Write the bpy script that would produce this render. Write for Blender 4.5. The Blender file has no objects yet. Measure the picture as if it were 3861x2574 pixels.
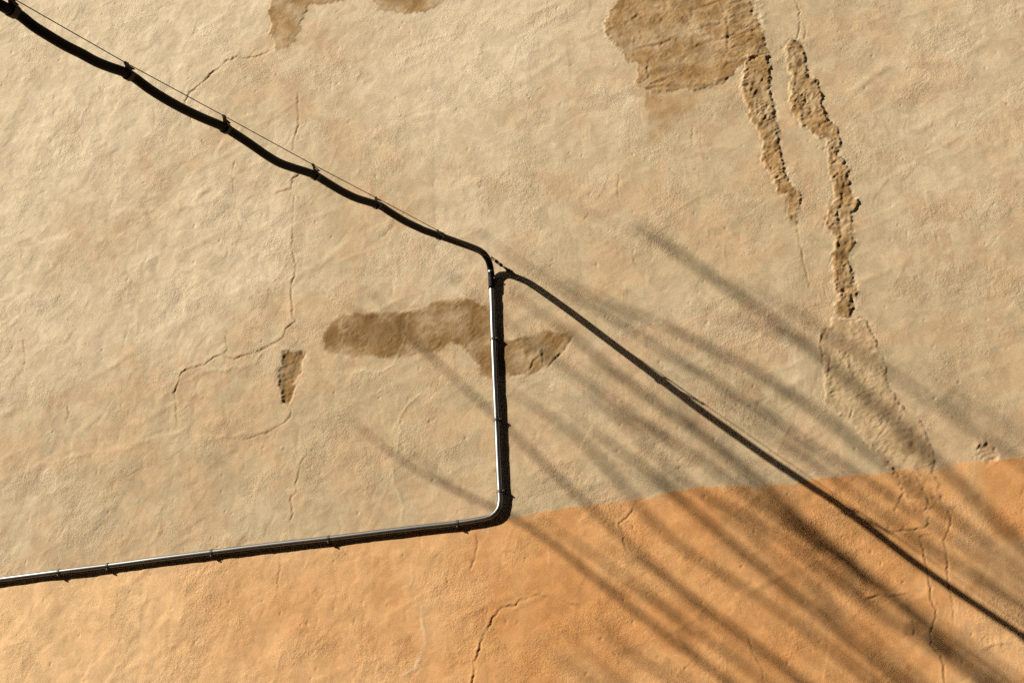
import bpy, math, random
import numpy as np
from mathutils import Vector, Matrix

random.seed(7)
RNG = np.random.default_rng(11)
scene = bpy.context.scene
COL = scene.collection

# ------------------------------------------------------------------ camera
PW, PH = 3861.0, 2574.0            # photograph size, used to read positions off it
LENS = 50.0
FX = 36.0 / LENS
PSI, PHI, ROLL = 0.25690357, math.radians(25.0), -0.04425421
CAM = np.array([0.0, -4.7, 1.6])
fwd = np.array([-math.sin(PSI) * math.cos(PHI), math.cos(PSI) * math.cos(PHI), math.sin(PHI)])
rgt = np.cross(fwd, [0, 0, 1.0]); rgt /= np.linalg.norm(rgt)
upv = np.cross(rgt, fwd)
_c, _s = math.cos(ROLL), math.sin(ROLL)
rgt, upv = rgt * _c + upv * _s, -rgt * _s + upv * _c
cd = bpy.data.cameras.new('camera'); cam = bpy.data.objects.new('camera', cd); COL.objects.link(cam)
cd.lens = LENS; cd.sensor_width = 36.0; cd.clip_start = 0.05; cd.clip_end = 500
cam.matrix_world = Matrix(((rgt[0], upv[0], -fwd[0], CAM[0]), (rgt[1], upv[1], -fwd[1], CAM[1]),
                           (rgt[2], upv[2], -fwd[2], CAM[2]), (0, 0, 0, 1)))
scene.camera = cam

# ------------------------------------------------------------------ light
L = np.array([1.5, 1.0, -1.07])    # direction in which sunlight travels
sun_dir = -L / np.linalg.norm(L)
elev = math.asin(sun_dir[2]); azim = math.atan2(sun_dir[0], sun_dir[1])
world = bpy.data.worlds.new('World'); scene.world = world; world.use_nodes = True
wn = world.node_tree.nodes; wl = world.node_tree.links; wn.clear()
sky = wn.new('ShaderNodeTexSky'); sky.sky_type = 'NISHITA'; sky.sun_disc = False
sky.sun_elevation = elev; sky.sun_rotation = azim % (2 * math.pi)
sky.dust_density = 3.0; sky.ozone_density = 0.3
bg = wn.new('ShaderNodeBackground'); bg.inputs['Strength'].default_value = 0.05
wo = wn.new('ShaderNodeOutputWorld')
wl.new(sky.outputs[0], bg.inputs[0]); wl.new(bg.outputs[0], wo.inputs[0])
sl = bpy.data.lights.new('sun', 'SUN'); sun = bpy.data.objects.new('sun', sl); COL.objects.link(sun)
sl.energy = 5.0; sl.angle = math.radians(0.38); sl.color = (1.0, 0.93, 0.80)
sun.rotation_euler = Vector(L).to_track_quat('-Z', 'Y').to_euler()
sun.location = (-9, -8, 9)
vs = scene.view_settings
vs.view_transform = 'Standard'; vs.look = 'None'; vs.gamma = 1.0; vs.exposure = 0.54
vs.use_curve_mapping = False
scene.cycles.use_denoising = False      # keep the grain of the plaster
scene.cycles.max_bounces = 4; scene.cycles.diffuse_bounces = 3; scene.cycles.glossy_bounces = 2
scene.cycles.use_adaptive_sampling = True; scene.cycles.adaptive_threshold = 0.02

# ------------------------------------------------------------------ helpers
def ray(x, y):
    return fwd + rgt * ((x - PW / 2) / PW * FX) + upv * (-(y - PH / 2) / PW * FX)

def on_wall(x, y, off=0.0):
    """the point of the wall plane (or of a plane off metres before it) seen at x, y of the photograph"""
    d = ray(x, y)
    return CAM + d * ((-off - CAM[1]) / d[1])

def in_air(x, y, ratio):
    d = ray(x, y)
    d0 = ray(1850, 1000)
    return CAM + d * (-CAM[1] / d0[1]) / ratio

def pix(X, Z):
    """photograph coordinates of wall points (arrays)"""
    dx, dz = X - CAM[0], Z - CAM[2]; dy = -CAM[1]
    z = dx * fwd[0] + dy * fwd[1] + dz * fwd[2]
    a = (dx * rgt[0] + dy * rgt[1] + dz * rgt[2]) / z
    b = (dx * upv[0] + dy * upv[1] + dz * upv[2]) / z
    return PW / 2 + a / FX * PW, PH / 2 - b / FX * PW

_lat = {}
def noise(x, y, seed=0):
    """2-D gradient noise, about -0.7 .. 0.7"""
    if seed not in _lat:
        r = np.random.default_rng(1000 + seed)
        a = r.random((256, 256)) * 2 * np.pi
        _lat[seed] = (np.cos(a).astype(np.float32), np.sin(a).astype(np.float32))
    gx, gy = _lat[seed]
    x0 = np.floor(x); y0 = np.floor(y)
    fx = (x - x0).astype(np.float32); fy = (y - y0).astype(np.float32)
    xi = x0.astype(np.int32) & 255; yi = y0.astype(np.int32) & 255
    x1 = (xi + 1) & 255; y1 = (yi + 1) & 255
    def g(a, b, px, py):
        return gx[b, a] * px + gy[b, a] * py
    u = fx * fx * fx * (fx * (fx * 6 - 15) + 10); v = fy * fy * fy * (fy * (fy * 6 - 15) + 10)
    n00 = g(xi, yi, fx, fy); n10 = g(x1, yi, fx - 1, fy)
    n01 = g(xi, y1, fx, fy - 1); n11 = g(x1, y1, fx - 1, fy - 1)
    return (n00 * (1 - u) + n10 * u) * (1 - v) + (n01 * (1 - u) + n11 * u) * v

def fbm(x, y, lam, octs=3, seed=0, gain=0.5):
    s = 0; a = 1.0
    for k in range(octs):
        s = s + a * noise(x / lam + 17.3 * k, y / lam - 9.1 * k, seed + k)
        lam *= 0.5; a *= gain
    return s

def sstep(a, b, x):
    t = np.clip((x - a) / (b - a), 0, 1)
    return t * t * (3 - 2 * t)

def poly_sd(px, py, poly):
    """signed distance, positive inside"""
    P = np.asarray(poly, float); Q = np.roll(P, -1, axis=0)
    d2 = np.full(px.shape, 1e12); ins = np.zeros(px.shape, bool)
    for (ax, ay), (bx, by) in zip(P, Q):
        ex, ey = bx - ax, by - ay
        t = np.clip(((px - ax) * ex + (py - ay) * ey) / (ex * ex + ey * ey + 1e-9), 0, 1)
        d2 = np.minimum(d2, (px - ax - t * ex) ** 2 + (py - ay - t * ey) ** 2)
        c = (ay > py) != (by > py)
        if ay != by:
            ins ^= c & (px < ex * (py - ay) / (by - ay) + ax)
    d = np.sqrt(d2)
    return np.where(ins, d, -d)

def line_d(px, py, pts):
    """distance to a polyline, and the position along it (0..n)"""
    d2 = np.full(px.shape, 1e12); s = np.zeros(px.shape)
    acc = 0.0
    for (ax, ay), (bx, by) in zip(pts[:-1], pts[1:]):
        ex, ey = bx - ax, by - ay; l = math.hypot(ex, ey) + 1e-9
        t = np.clip(((px - ax) * ex + (py - ay) * ey) / (l * l), 0, 1)
        q = (px - ax - t * ex) ** 2 + (py - ay - t * ey) ** 2
        m = q < d2
        d2 = np.where(m, q, d2); s = np.where(m, acc + t * l, s)
        acc += l
    return np.sqrt(d2), s, acc

def tag(o, label, cat=None, group=None, kind=None):
    if label: o['label'] = label
    if cat: o['category'] = cat
    if group: o['group'] = group
    if kind: o['kind'] = kind
    return o

def empty(name, loc=(0, 0, 0)):
    o = bpy.data.objects.new(name, None); COL.objects.link(o); o.location = loc
    o.empty_display_size = 0.1
    return o

def obj(name, verts, faces, mat, parent=None, smooth=True):
    me = bpy.data.meshes.new(name); me.from_pydata([tuple(v) for v in verts], [], faces); me.update()
    o = bpy.data.objects.new(name, me); COL.objects.link(o)
    if mat: me.materials.append(mat)
    if smooth: me.shade_smooth()
    if parent is not None:
        o.parent = parent
        o.matrix_parent_inverse = Matrix.Translation(Vector(parent.location)).inverted()
    return o

def spline(pts, step):
    """Catmull-Rom through 3-D points, resampled at about step metres"""
    P = [np.asarray(p, float) for p in pts]
    P = [2 * P[0] - P[1]] + P + [2 * P[-1] - P[-2]]
    out = []
    for i in range(1, len(P) - 2):
        a, b, c, d = P[i - 1:i + 3]
        n = max(2, int(np.linalg.norm(c - b) / step))
        for k in range(n):
            t = k / n
            out.append(0.5 * ((2 * b) + (c - a) * t + (2 * a - 5 * b + 4 * c - d) * t * t + (3 * b - a - 3 * c + d) * t ** 3))
    out.append(P[-2])
    return out

def tube(pts, rad, seg=12, cap=True):
    """vertices and faces of a tube; rad a number or one per point"""
    n = len(pts); pts = [np.asarray(p, float) for p in pts]
    if not hasattr(rad, '__len__'): rad = [rad] * n
    V = []; F = []
    ref = None
    for i in range(n):
        t = pts[min(i + 1, n - 1)] - pts[max(i - 1, 0)]
        t /= np.linalg.norm(t) + 1e-12
        if ref is None:
            ref = np.cross(t, [0, 1.0, 0.02]); ref /= np.linalg.norm(ref)
        ref = ref - t * (ref @ t); ref /= np.linalg.norm(ref)
        b = np.cross(t, ref)
        for k in range(seg):
            a = 2 * math.pi * k / seg
            V.append(pts[i] + (ref * math.cos(a) + b * math.sin(a)) * rad[i])
    for i in range(n - 1):
        for k in range(seg):
            k2 = (k + 1) % seg
            F.append((i * seg + k, i * seg + k2, (i + 1) * seg + k2, (i + 1) * seg + k))
    if cap:
        F.append(tuple(range(seg - 1, -1, -1))); F.append(tuple((n - 1) * seg + k for k in range(seg)))
    return V, F

def box(c, ax, ay, az):
    """box around c with half-axis vectors"""
    c, ax, ay, az = (np.asarray(q, float) for q in (c, ax, ay, az))
    V = [c + ax * i + ay * j + az * k for i in (-1, 1) for j in (-1, 1) for k in (-1, 1)]
    F = [(0, 1, 3, 2), (4, 6, 7, 5), (0, 4, 5, 1), (2, 3, 7, 6), (0, 2, 6, 4), (1, 5, 7, 3)]
    return V, F

def join(*parts):
    V = []; F = []
    for v, f in parts:
        o = len(V); V += list(v); F += [tuple(i + o for i in q) for q in f]
    return V, F

# ------------------------------------------------------------------ materials
def new_mat(name):
    m = bpy.data.materials.new(name); m.use_nodes = True
    nt = m.node_tree; b = nt.nodes['Principled BSDF']
    return m, nt, b

def N(nt, typ, **kw):
    n = nt.nodes.new(typ)
    for k, v in kw.items():
        if k in n.inputs: n.inputs[k].default_value = v
        else: setattr(n, k, v)
    return n

def plaster_material():
    m, nt, b = new_mat('lime_plaster')
    lk = nt.links.new
    geo = N(nt, 'ShaderNodeNewGeometry')
    def attr(nm):
        a = N(nt, 'ShaderNodeAttribute'); a.attribute_name = nm; return a.outputs['Fac']
    def mix(fac, a, bb, mode='MIX'):
        q = N(nt, 'ShaderNodeMix'); q.data_type = 'RGBA'; q.blend_type = mode
        if isinstance(fac, float): q.inputs[0].default_value = fac
        else: lk(fac, q.inputs[0])
        for s, v in ((q.inputs[6], a), (q.inputs[7], bb)):
            if isinstance(v, tuple): s.default_value = v + (1,)
            else: lk(v, s)
        return q.outputs[2]
    def noise_tex(scale, detail=3.0, rough=0.55, lo=0.35, hi=0.65, dist=0.0):
        n = N(nt, 'ShaderNodeTexNoise'); n.inputs['Scale'].default_value = scale
        n.inputs['Detail'].default_value = detail; n.inputs['Roughness'].default_value = rough
        n.inputs['Distortion'].default_value = dist
        lk(geo.outputs['Position'], n.inputs['Vector'])
        r = N(nt, 'ShaderNodeMapRange'); r.inputs[1].default_value = lo; r.inputs[2].default_value = hi
        lk(n.outputs['Fac'], r.inputs[0])
        return n.outputs['Fac'], r.outputs[0]
    n_big, n_mid = attr('cloud'), attr('mottle')
    _, n_spk = noise_tex(160.0, 3, 0.7, 0.3, 0.7)
    # old limewash above
    cream = mix(attr('pale'), CREAM, PALE)
    cream = mix(attr('pink'), cream, mix(0.5, cream, PINK))
    w = mix(n_mid, (0.93, 0.92, 0.90), (1.06, 1.05, 1.04))
    cream = mix(1.0, cream, w, 'MULTIPLY')
    # ochre band below
    ora = mix(n_big, OCHRE, OCHRE2)
    ora = mix(attr('pale_low'), ora, OCHRE_PALE)
    ora = mix(1.0, ora, w, 'MULTIPLY')
    col = mix(attr('ochre'), cream, ora)
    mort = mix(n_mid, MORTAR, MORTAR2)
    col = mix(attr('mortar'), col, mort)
    col = mix(attr('stain'), col, STAIN)
    col = mix(attr('white'), col, (0.74, 0.66, 0.5))
    spk = mix(n_spk, (0.9, 0.89, 0.86), (1.07, 1.07, 1.08))
    col = mix(1.0, col, spk, 'MULTIPLY')
    lk(col, b.inputs['Base Color'])
    b.inputs['Roughness'].default_value = 0.95
    b.inputs['Specular IOR Level'].default_value = 0.15
    g1, _ = noise_tex(120.0, 4, 0.72)
    mul = N(nt, 'ShaderNodeMath', operation='MULTIPLY')
    lk(g1, mul.inputs[0]); lk(attr('grit'), mul.inputs[1])
    bump = N(nt, 'ShaderNodeBump'); bump.inputs['Strength'].default_value = BUMP_S
    bump.inputs['Distance'].default_value = 0.0075
    lk(mul.outputs[0], bump.inputs['Height']); lk(bump.outputs[0], b.inputs['Normal'])
    return m

CREAM = (0.475, 0.362, 0.222); PALE = (0.61, 0.51, 0.365); PINK = (0.53, 0.355, 0.215)
OCHRE = (0.59, 0.316, 0.132); OCHRE2 = (0.56, 0.276, 0.106); OCHRE_PALE = (0.69, 0.462, 0.255)
MORTAR = (0.30, 0.178, 0.073); MORTAR2 = (0.37, 0.23, 0.103); STAIN = (0.15, 0.08, 0.025)
BUMP_S = 0.8
PLASTER = plaster_material()

def simple_mat(name, col, rough, col2=None, scale=60, metal=0.0, spec=0.5, bump=0.0):
    m, nt, b = new_mat(name)
    n = N(nt, 'ShaderNodeTexNoise'); n.inputs['Scale'].default_value = scale; n.inputs['Detail'].default_value = 4
    tc = N(nt, 'ShaderNodeNewGeometry'); nt.links.new(tc.outputs['Position'], n.inputs['Vector'])
    q = N(nt, 'ShaderNodeMix'); q.data_type = 'RGBA'
    q.inputs[6].default_value = col + (1,); q.inputs[7].default_value = (col2 or tuple(c * 1.5 for c in col)) + (1,)
    nt.links.new(n.outputs['Fac'], q.inputs[0]); nt.links.new(q.outputs[2], b.inputs['Base Color'])
    b.inputs['Roughness'].default_value = rough; b.inputs['Metallic'].default_value = metal
    b.inputs['Specular IOR Level'].default_value = spec
    if bump:
        bp = N(nt, 'ShaderNodeBump'); bp.inputs['Strength'].default_value = bump; bp.inputs['Distance'].default_value = 0.002
        nt.links.new(n.outputs['Fac'], bp.inputs['Height']); nt.links.new(bp.outputs[0], b.inputs['Normal'])
    return m

M_CABLE = simple_mat('cable_sheath', (0.005, 0.0045, 0.004), 0.6, (0.008, 0.007, 0.006), 40, spec=0.1)
M_PIPE = simple_mat('glossy_cable_sheath', (0.018, 0.016, 0.014), 0.40, (0.05, 0.045, 0.038), 45, spec=0.5)
M_PIPE.node_tree.nodes['Principled BSDF'].inputs['IOR'].default_value = 2.6
M_CLIP = simple_mat('clip_plastic', (0.05, 0.045, 0.04), 0.5, (0.09, 0.08, 0.07), 200)
M_STRAP = simple_mat('strap_rubber', (0.02, 0.018, 0.018), 0.6, (0.035, 0.03, 0.028), 200)
M_WIRE = simple_mat('rusty_wire', (0.10, 0.05, 0.02), 0.75, (0.11, 0.055, 0.025), 120)
M_STEEL = simple_mat('weathered_steel', (0.07, 0.055, 0.04), 0.6, (0.12, 0.09, 0.06), 150, metal=0.4)
M_BARK = simple_mat('bark', (0.07, 0.05, 0.035), 0.95, (0.13, 0.1, 0.07), 40, bump=0.6)
M_GROUND = simple_mat('asphalt', (0.045, 0.042, 0.038), 0.95, (0.065, 0.06, 0.055), 30, bump=0.4)

# ------------------------------------------------------------------ ground
g = obj('ground', [(-60, -60, 0), (60, -60, 0), (60, 60, 0), (-60, 60, 0)], [(0, 1, 2, 3)], M_GROUND, smooth=False)
tag(g, 'grey asphalt street surface in front of the wall', kind='structure')

# ------------------------------------------------------------------ unseen tall house added behind the viewer to keep sky light off the wall
M_STONE = simple_mat('dark_render', (0.13, 0.105, 0.08), 0.95, (0.18, 0.145, 0.11), 3, bump=0.3)  # render of both added houses, kept dark to return little light
M_GLASS = simple_mat('window_glass', (0.02, 0.022, 0.025), 0.08, (0.03, 0.03, 0.03), 5)
M_FRAME = simple_mat('window_wood', (0.16, 0.10, 0.06), 0.7, (0.2, 0.13, 0.08), 30)
M_ROOF = simple_mat('clay_tile', (0.25, 0.11, 0.06), 0.9, (0.32, 0.15, 0.08), 12)
HY = -8.2
house = empty('tall_sky_blocker', (2.1, HY, 0))
tag(house, 'unseen tall brown house added across the lane to shut out sky light', 'house')
hx0, hx1, hz1 = -9.8, 14.0, 21.6
cols = [-8.2 + 2.6 * k for k in range(9)]; rows = [1.0, 4.3, 7.5, 10.7, 13.9, 17.1]
WW, WHT = 1.1, 1.7
V_ = []; F_ = []
xs = [hx0] + [q for c in cols for q in (c, c + WW)] + [hx1]; zs = [0.0] + [q for r_ in rows for q in (r_, r_ + WHT)] + [hz1]
for i in range(len(xs) - 1):                     # front face with its window openings
    for j in range(len(zs) - 1):
        o = len(V_)
        x0, x1, z0, z1 = xs[i], xs[i + 1], zs[j], zs[j + 1]
        if i % 2 == 1 and j % 2 == 1:
            for a, b in (((x0, z0), (x1, z0)), ((x1, z0), (x1, z1)), ((x1, z1), (x0, z1)), ((x0, z1), (x0, z0))):
                o = len(V_)
                V_ += [(a[0], HY, a[1]), (b[0], HY, b[1]), (b[0], HY - 0.18, b[1]), (a[0], HY - 0.18, a[1])]; F_.append((o, o + 1, o + 2, o + 3))
        else:
            V_ += [(x0, HY, z0), (x1, HY, z0), (x1, HY, z1), (x0, HY, z1)]; F_.append((o + 3, o + 2, o + 1, o))
o = len(V_)
V_ += [(hx0, HY, 0), (hx0, HY - 9, 0), (hx0, HY - 9, hz1), (hx0, HY, hz1), (hx1, HY, 0), (hx1, HY - 9, 0), (hx1, HY - 9, hz1), (hx1, HY, hz1)]
F_ += [(o, o + 1, o + 2, o + 3), (o + 4, o + 7, o + 6, o + 5), (o + 1, o + 5, o + 6, o + 2)]
obj('facade', V_, F_, M_STONE, house, smooth=False)
for c in cols:
    for r_ in rows:
        fr = []
        for cx, cz, ex, ez in ((c + 0.03, r_ + WHT / 2, 0.03, WHT / 2), (c + WW - 0.03, r_ + WHT / 2, 0.03, WHT / 2), (c + WW / 2, r_ + WHT / 2, 0.025, WHT / 2),
                               (c + WW / 2, r_ + 0.03, WW / 2 - 0.06, 0.03), (c + WW / 2, r_ + WHT - 0.03, WW / 2 - 0.06, 0.03)):
            fr.append(box((cx, HY - 0.13, cz), (ex, 0, 0), (0, 0.03, 0), (0, 0, ez)))
        wf = obj('window', *join(*fr), M_FRAME, house, smooth=False)
        pn = obj('pane', [(c, HY - 0.15, r_), (c + WW, HY - 0.15, r_), (c + WW, HY - 0.15, r_ + WHT), (c, HY - 0.15, r_ + WHT)], [(3, 2, 1, 0)], M_GLASS, None, smooth=False)
        pn.parent = wf
obj('roof', *join(box((2.1, HY - 4.3, hz1 + 0.15), (12.4, 0, 0), (0, 5.1, 0), (0, 0, 0.15)), box((2.1, HY - 4.5, hz1 + 0.9), (12.0, 0, 0), (0, 3.2, 0), (0, 0, 0.6))), M_ROOF, house, smooth=False)

low = empty('low_sky_blocker', (-18, HY, 0))  # unseen second house, added to block more of the sky light
tag(low, 'unseen lower brown house added left of the tall one to shut out sky light', 'house')
obj('facade', *box((-18.0, HY - 4.5, 5.0), (8.1, 0, 0), (0, 4.5, 0), (0, 0, 5.0)), M_STONE, low, smooth=False)
for c in (-24.5, -21.5, -18.5, -15.5, -12.5):
    for r_ in (1.0, 4.2, 7.2):
        wf = obj('window', *join(box((c, HY + 0.02, r_ + 0.8), (0.6, 0, 0), (0, 0.03, 0), (0, 0, 0.85)), box((c, HY + 0.06, r_ - 0.06), (0.68, 0, 0), (0, 0.07, 0), (0, 0, 0.05))), M_FRAME, low, smooth=False)
        pn = obj('pane', [(c - 0.5, HY + 0.055, r_ + 0.06), (c + 0.5, HY + 0.055, r_ + 0.06), (c + 0.5, HY + 0.055, r_ + 1.54), (c - 0.5, HY + 0.055, r_ + 1.54)], [(3, 2, 1, 0)], M_GLASS, None, smooth=False)
        pn.parent = wf
obj('roof', *box((-18.0, HY - 4.5, 10.12), (8.1, 0, 0), (0, 4.8, 0), (0, 0, 0.12)), M_ROOF, low, smooth=False)

# ------------------------------------------------------------------ the wall: one height field, cut into its parts
STEP = 0.0038
def axis(lo, hi, far_lo, far_hi):
    mid = np.arange(lo, hi, STEP)
    def grow(a, far, sgn):
        out = []; s = STEP; x = a
        while (far - x) * sgn > 0:
            s = min(s * 1.35, 0.25); x = x + s * sgn; out.append(x)
        out[-1] = far
        return out
    return np.array(grow(lo, far_lo, -1)[::-1] + list(mid) + grow(mid[-1], far_hi, 1))
ax_x = axis(-3.85, 0.95, -9.0, 8.0)
ax_z = axis(2.33, 6.2, 0.0, 7.6)
NX, NZ = len(ax_x), len(ax_z)
X, Z = np.meshgrid(ax_x, ax_z)
U, V = pix(X, Z)                         # where each wall point sits in the photograph
mm_x, mm_z = X * 1000, Z * 1000
shape = X.shape
WX = noise(mm_x / 60, mm_z / 60, 40) * 1.0; WY = noise(mm_x / 60, mm_z / 60, 41) * 1.0
wx = noise(mm_x / 14, mm_z / 14, 42); wy = noise(mm_x / 14, mm_z / 14, 43)

h = np.zeros(shape)
# slow bulging of the old wall, mm
h += 7.0 * fbm(mm_x, mm_z, 1300, 2, 1)
# hand-floated hollows and ridges, stretched along a steep diagonal
ca, sa = math.cos(math.radians(62)), math.sin(math.radians(62))
ru = (mm_x * ca + mm_z * sa); rv = (-mm_x * sa + mm_z * ca)
cb, sb = math.cos(math.radians(17)), math.sin(math.radians(17))
qu = (mm_x * cb + mm_z * sb); qv = (-mm_x * sb + mm_z * cb)
left = sstep(2100, 700, U); rough = 0.52 + 0.42 * left + 0.4 * np.clip(fbm(mm_x, mm_z, 700, 2, 60), -0.6, 0.8)
rough = np.clip(rough, 0.3, 1.7)
steep = fbm(ru / 1.9 + 40 * WX, rv + 40 * WY, 230, 2, 5) * 5.2 - 2.3 * np.abs(fbm(ru / 1.8 + 30 * WX, rv + 30 * WY, 190, 3, 9))
broad = fbm(qu / 2.6 + 40 * WX, qv + 40 * WY, 190, 2, 25) * 4.6 - 2.6 * np.abs(fbm(qu / 2.0 + 30 * WX, qv + 30 * WY, 130, 3, 29))
h += rough * (steep * left + broad * (1 - left))
# dents left by the float: soft-edged flat facets
cellx = mm_x + 45 * WX; cellz = mm_z + 45 * WY
h += rough * 1.1 * np.clip(np.abs(fbm(cellx, cellz, 110, 2, 33)) * 3 - 0.25, 0, 0.6)
h += rough * 0.75 * fbm(mm_x, mm_z, 60, 3, 15, 0.6)
gr = sstep(-0.1, 0.35, fbm(mm_x, mm_z, 260, 4, 210, 0.6))
h += (0.16 + 0.5 * gr) * fbm(mm_x, mm_z, 26, 2, 21, 0.7)
# trowel drag marks, near vertical
drag = sstep(0.05, 0.4, fbm(mm_x, mm_z, 420, 2, 70)) * sstep(900, 1500, U)
h += drag * 0.6 * -np.abs(noise(mm_x / 11 + 2 * WX, mm_z / 170, 72)) * 1.6
# long faint ridges where the lifts of plaster met, and broad slow waves
for lam, sd_, am in ((330, 220, 1.5), (210, 225, 0.9)):
    q = qv + 60 * fbm(mm_x, mm_z, 500, 2, sd_ + 2)
    tri = np.abs(((q / lam + 0.5 * noise(mm_x / 900, mm_z / 900, sd_)) % 1.0) - 0.5)
    h += am * np.exp(-(tri / 0.05) ** 2) * np.clip(fbm(mm_x, mm_z, 300, 3, sd_ + 1) * 2.4, 0, 1)
# seam of an old lift of plaster
seam = np.interp(V, [0, 80, 880, 1500, 1900], [1637, 1632, 1640, 1650, 1670]) + 6 * WX + 3 * wx
h += -0.5 * sstep(-9, 9, U - seam) * sstep(1150, 850, V)

M = {k: np.zeros(shape) for k in ('pale', 'pink', 'ochre', 'pale_low', 'mortar', 'stain', 'white', 'cloud', 'mottle', 'grit')}
part = np.zeros(shape, np.int16)          # 0 upper coat, 1 ochre band, 2.. patches

def window(pts, pad):
    p = np.asarray(pts, float)
    return (U > p[:, 0].min() - pad) & (U < p[:, 0].max() + pad) & (V > p[:, 1].min() - pad) & (V < p[:, 1].max() + pad)

M['cloud'] = sstep(-0.3, 0.3, fbm(mm_x, mm_z, 330, 4, 200, 0.6))
M['mottle'] = sstep(-0.28, 0.28, fbm(mm_x + 20 * WX, mm_z + 20 * WY, 95, 4, 205, 0.65))
M['grit'] = np.clip(0.19 + 0.75 * fbm(mm_x, mm_z, 260, 4, 210, 0.6), 0.04, 0.75)
# ---- colour of the coats
M['pale'] = np.clip(1.15 - (U * 0.62 + V * 0.78) / 2300 + 0.6 * fbm(mm_x, mm_z, 800, 4, 80, 0.6), 0.12, 1)
M['pale'] = np.maximum(M['pale'], 0.5 * sstep(2700, 3600, U) * sstep(1500, 500, V))
M['pale'] = np.clip(M['pale'] + 0.25 * sstep(-6, 6, U - seam) * sstep(2500, 1800, U) * sstep(1060, 940, V + 20 * WX), 0, 1)
M['pink'] = sstep(0.0, 0.3, fbm(mm_x, mm_z, 240, 5, 84, 0.65) + 0.1 * sstep(600, 1200, V)) * (0.25 + 0.75 * sstep(0.9, 0.3, M['pale']))
bx = [-2000, 0, 1000, 1800, 2000, 2099, 2165, 2236, 2362, 2466, 2527, 2581, 2658, 2850, 2971, 3053, 3185, 3267, 3338, 3431, 3519, 3574, 3673, 3793, 3861, 7000]
by = [2460, 2201, 2075, 1972, 1936, 1922, 1909, 1903, 1888, 1868, 1857, 1843, 1839, 1829, 1824, 1808, 1794, 1791, 1779, 1769, 1763, 1755, 1741, 1730, 1722, 1330]
edge = np.interp(U, bx, by) + 7 * wx + 6 * WX + 7 * noise(mm_x / 120, mm_z / 400, 44)
M['ochre'] = sstep(-2.5, 2.5, V - edge)
M['pale_low'] = np.clip(1.0 - (U - 250) / 2100 + 0.45 * fbm(mm_x, mm_z, 520, 4, 88, 0.55), 0, 1) * 0.95
M['pale_low'] = np.maximum(M['pale_low'], 0.5 * sstep(3400, 3800, U + 220 * WX) * sstep(0.0, 0.2, fbm(mm_x, mm_z, 420, 2, 91) + 0.12))
chips = sstep(0.22, 0.32, fbm(mm_x, mm_z, 42, 3, 400, 0.6)) * sstep(60, 5, V - edge) * sstep(-0.1, 0.3, noise(mm_x / 260, mm_z / 260, 405))
M['ochre'] *= 1 - 0.75 * chips
part[V > edge] = 1
h += 0.35 * M['ochre']

# ---- mortar repairs and losses: outline, proud (mm), edge softness, mortar tone, stain, relief, label
P_LEAF = [(1022, -90), (1022, 0), (1011, 38), (1022, 82), (1019, 121), (1033, 159), (1030, 181), (1049, 189), (1082, 181), (1110, 159), (1132, 115), (1134, 88), (1145, 49), (1165, 22), (1230, 14), (1296, 0), (1310, -90)]
P_TOP = [(1390, -90), (1400, 0), (1422, 16), (1420, 38), (1477, 44), (1499, 52), (1570, 52), (1614, 41), (1647, 22), (1680, 0), (1700, -90)]
P_BIG = [(2340, -120), (2329, 0), (2307, 33), (2283, 77), (2280, 110), (2291, 143), (2318, 176), (2351, 203), (2368, 233), (2403, 236), (2406, 274), (2395, 313), (2411, 329), (2439, 340), (2455, 351), (2527, 346), (2592, 337), (2636, 340), (2675, 329), (2730, 307), (2752, 285), (2795, 241), (2812, 232), (2860, 238), (2902, 232), (2890, 215), (2883, 148), (2861, 99), (2839, 49), (2828, 0), (2815, -120)]
P_S1 = [(2822, 205), (2795, 307), (2798, 351), (2817, 395), (2823, 439), (2845, 466), (2867, 510), (2880, 532), (2880, 570), (2872, 603), (2894, 642), (2916, 680), (2932, 724), (2971, 730), (2976, 779), (2973, 823), (2987, 842), (3006, 842), (3004, 817), (3012, 790), (3017, 735), (2993, 710), (2971, 686), (2960, 642), (2943, 592), (2932, 537), (2938, 510), (2927, 483), (2927, 428), (2913, 384), (2900, 329), (2905, 285), (2900, 247), (2892, 200), (2850, 196)]
P_S2 = [(2979, 151), (2962, 187), (2971, 230), (2973, 252), (2990, 285), (2975, 329), (2979, 368), (2993, 433), (3020, 466), (3048, 488), (3080, 510), (3119, 521), (3124, 581), (3130, 620), (3127, 658), (3146, 697), (3152, 757), (3130, 779), (3124, 817), (3108, 857), (3135, 868), (3152, 906), (3157, 945), (3135, 961), (3143, 1000), (3141, 1054), (3152, 1093), (3168, 1126), (3152, 1148), (3152, 1175), (3179, 1197), (3207, 1192), (3212, 1164), (3212, 1126), (3233, 1098), (3220, 1071), (3212, 1027), (3201, 989), (3201, 950), (3223, 923), (3207, 890), (3212, 857), (3212, 806), (3239, 757), (3218, 741), (3201, 691), (3196, 642), (3179, 609), (3157, 587), (3168, 554), (3163, 505), (3149, 466), (3119, 461), (3108, 417), (3097, 373), (3086, 340), (3080, 302), (3050, 296), (3042, 274), (3031, 230), (3028, 181), (3012, 151)]
P_S3 = [(3141, 1205), (3135, 1230), (3086, 1241), (3089, 1279), (3100, 1323), (3102, 1378), (3113, 1449), (3111, 1515), (3180, 1570), (3250, 1640), (3330, 1740), (3370, 1769), (3393, 1807), (3410, 1862), (3440, 1925), (3552, 1911), (3541, 1857), (3530, 1813), (3520, 1760), (3517, 1696), (3492, 1647), (3470, 1592), (3426, 1554), (3377, 1504), (3349, 1460), (3338, 1378), (3316, 1318), (3289, 1252), (3267, 1205), (3240, 1205)]
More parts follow.
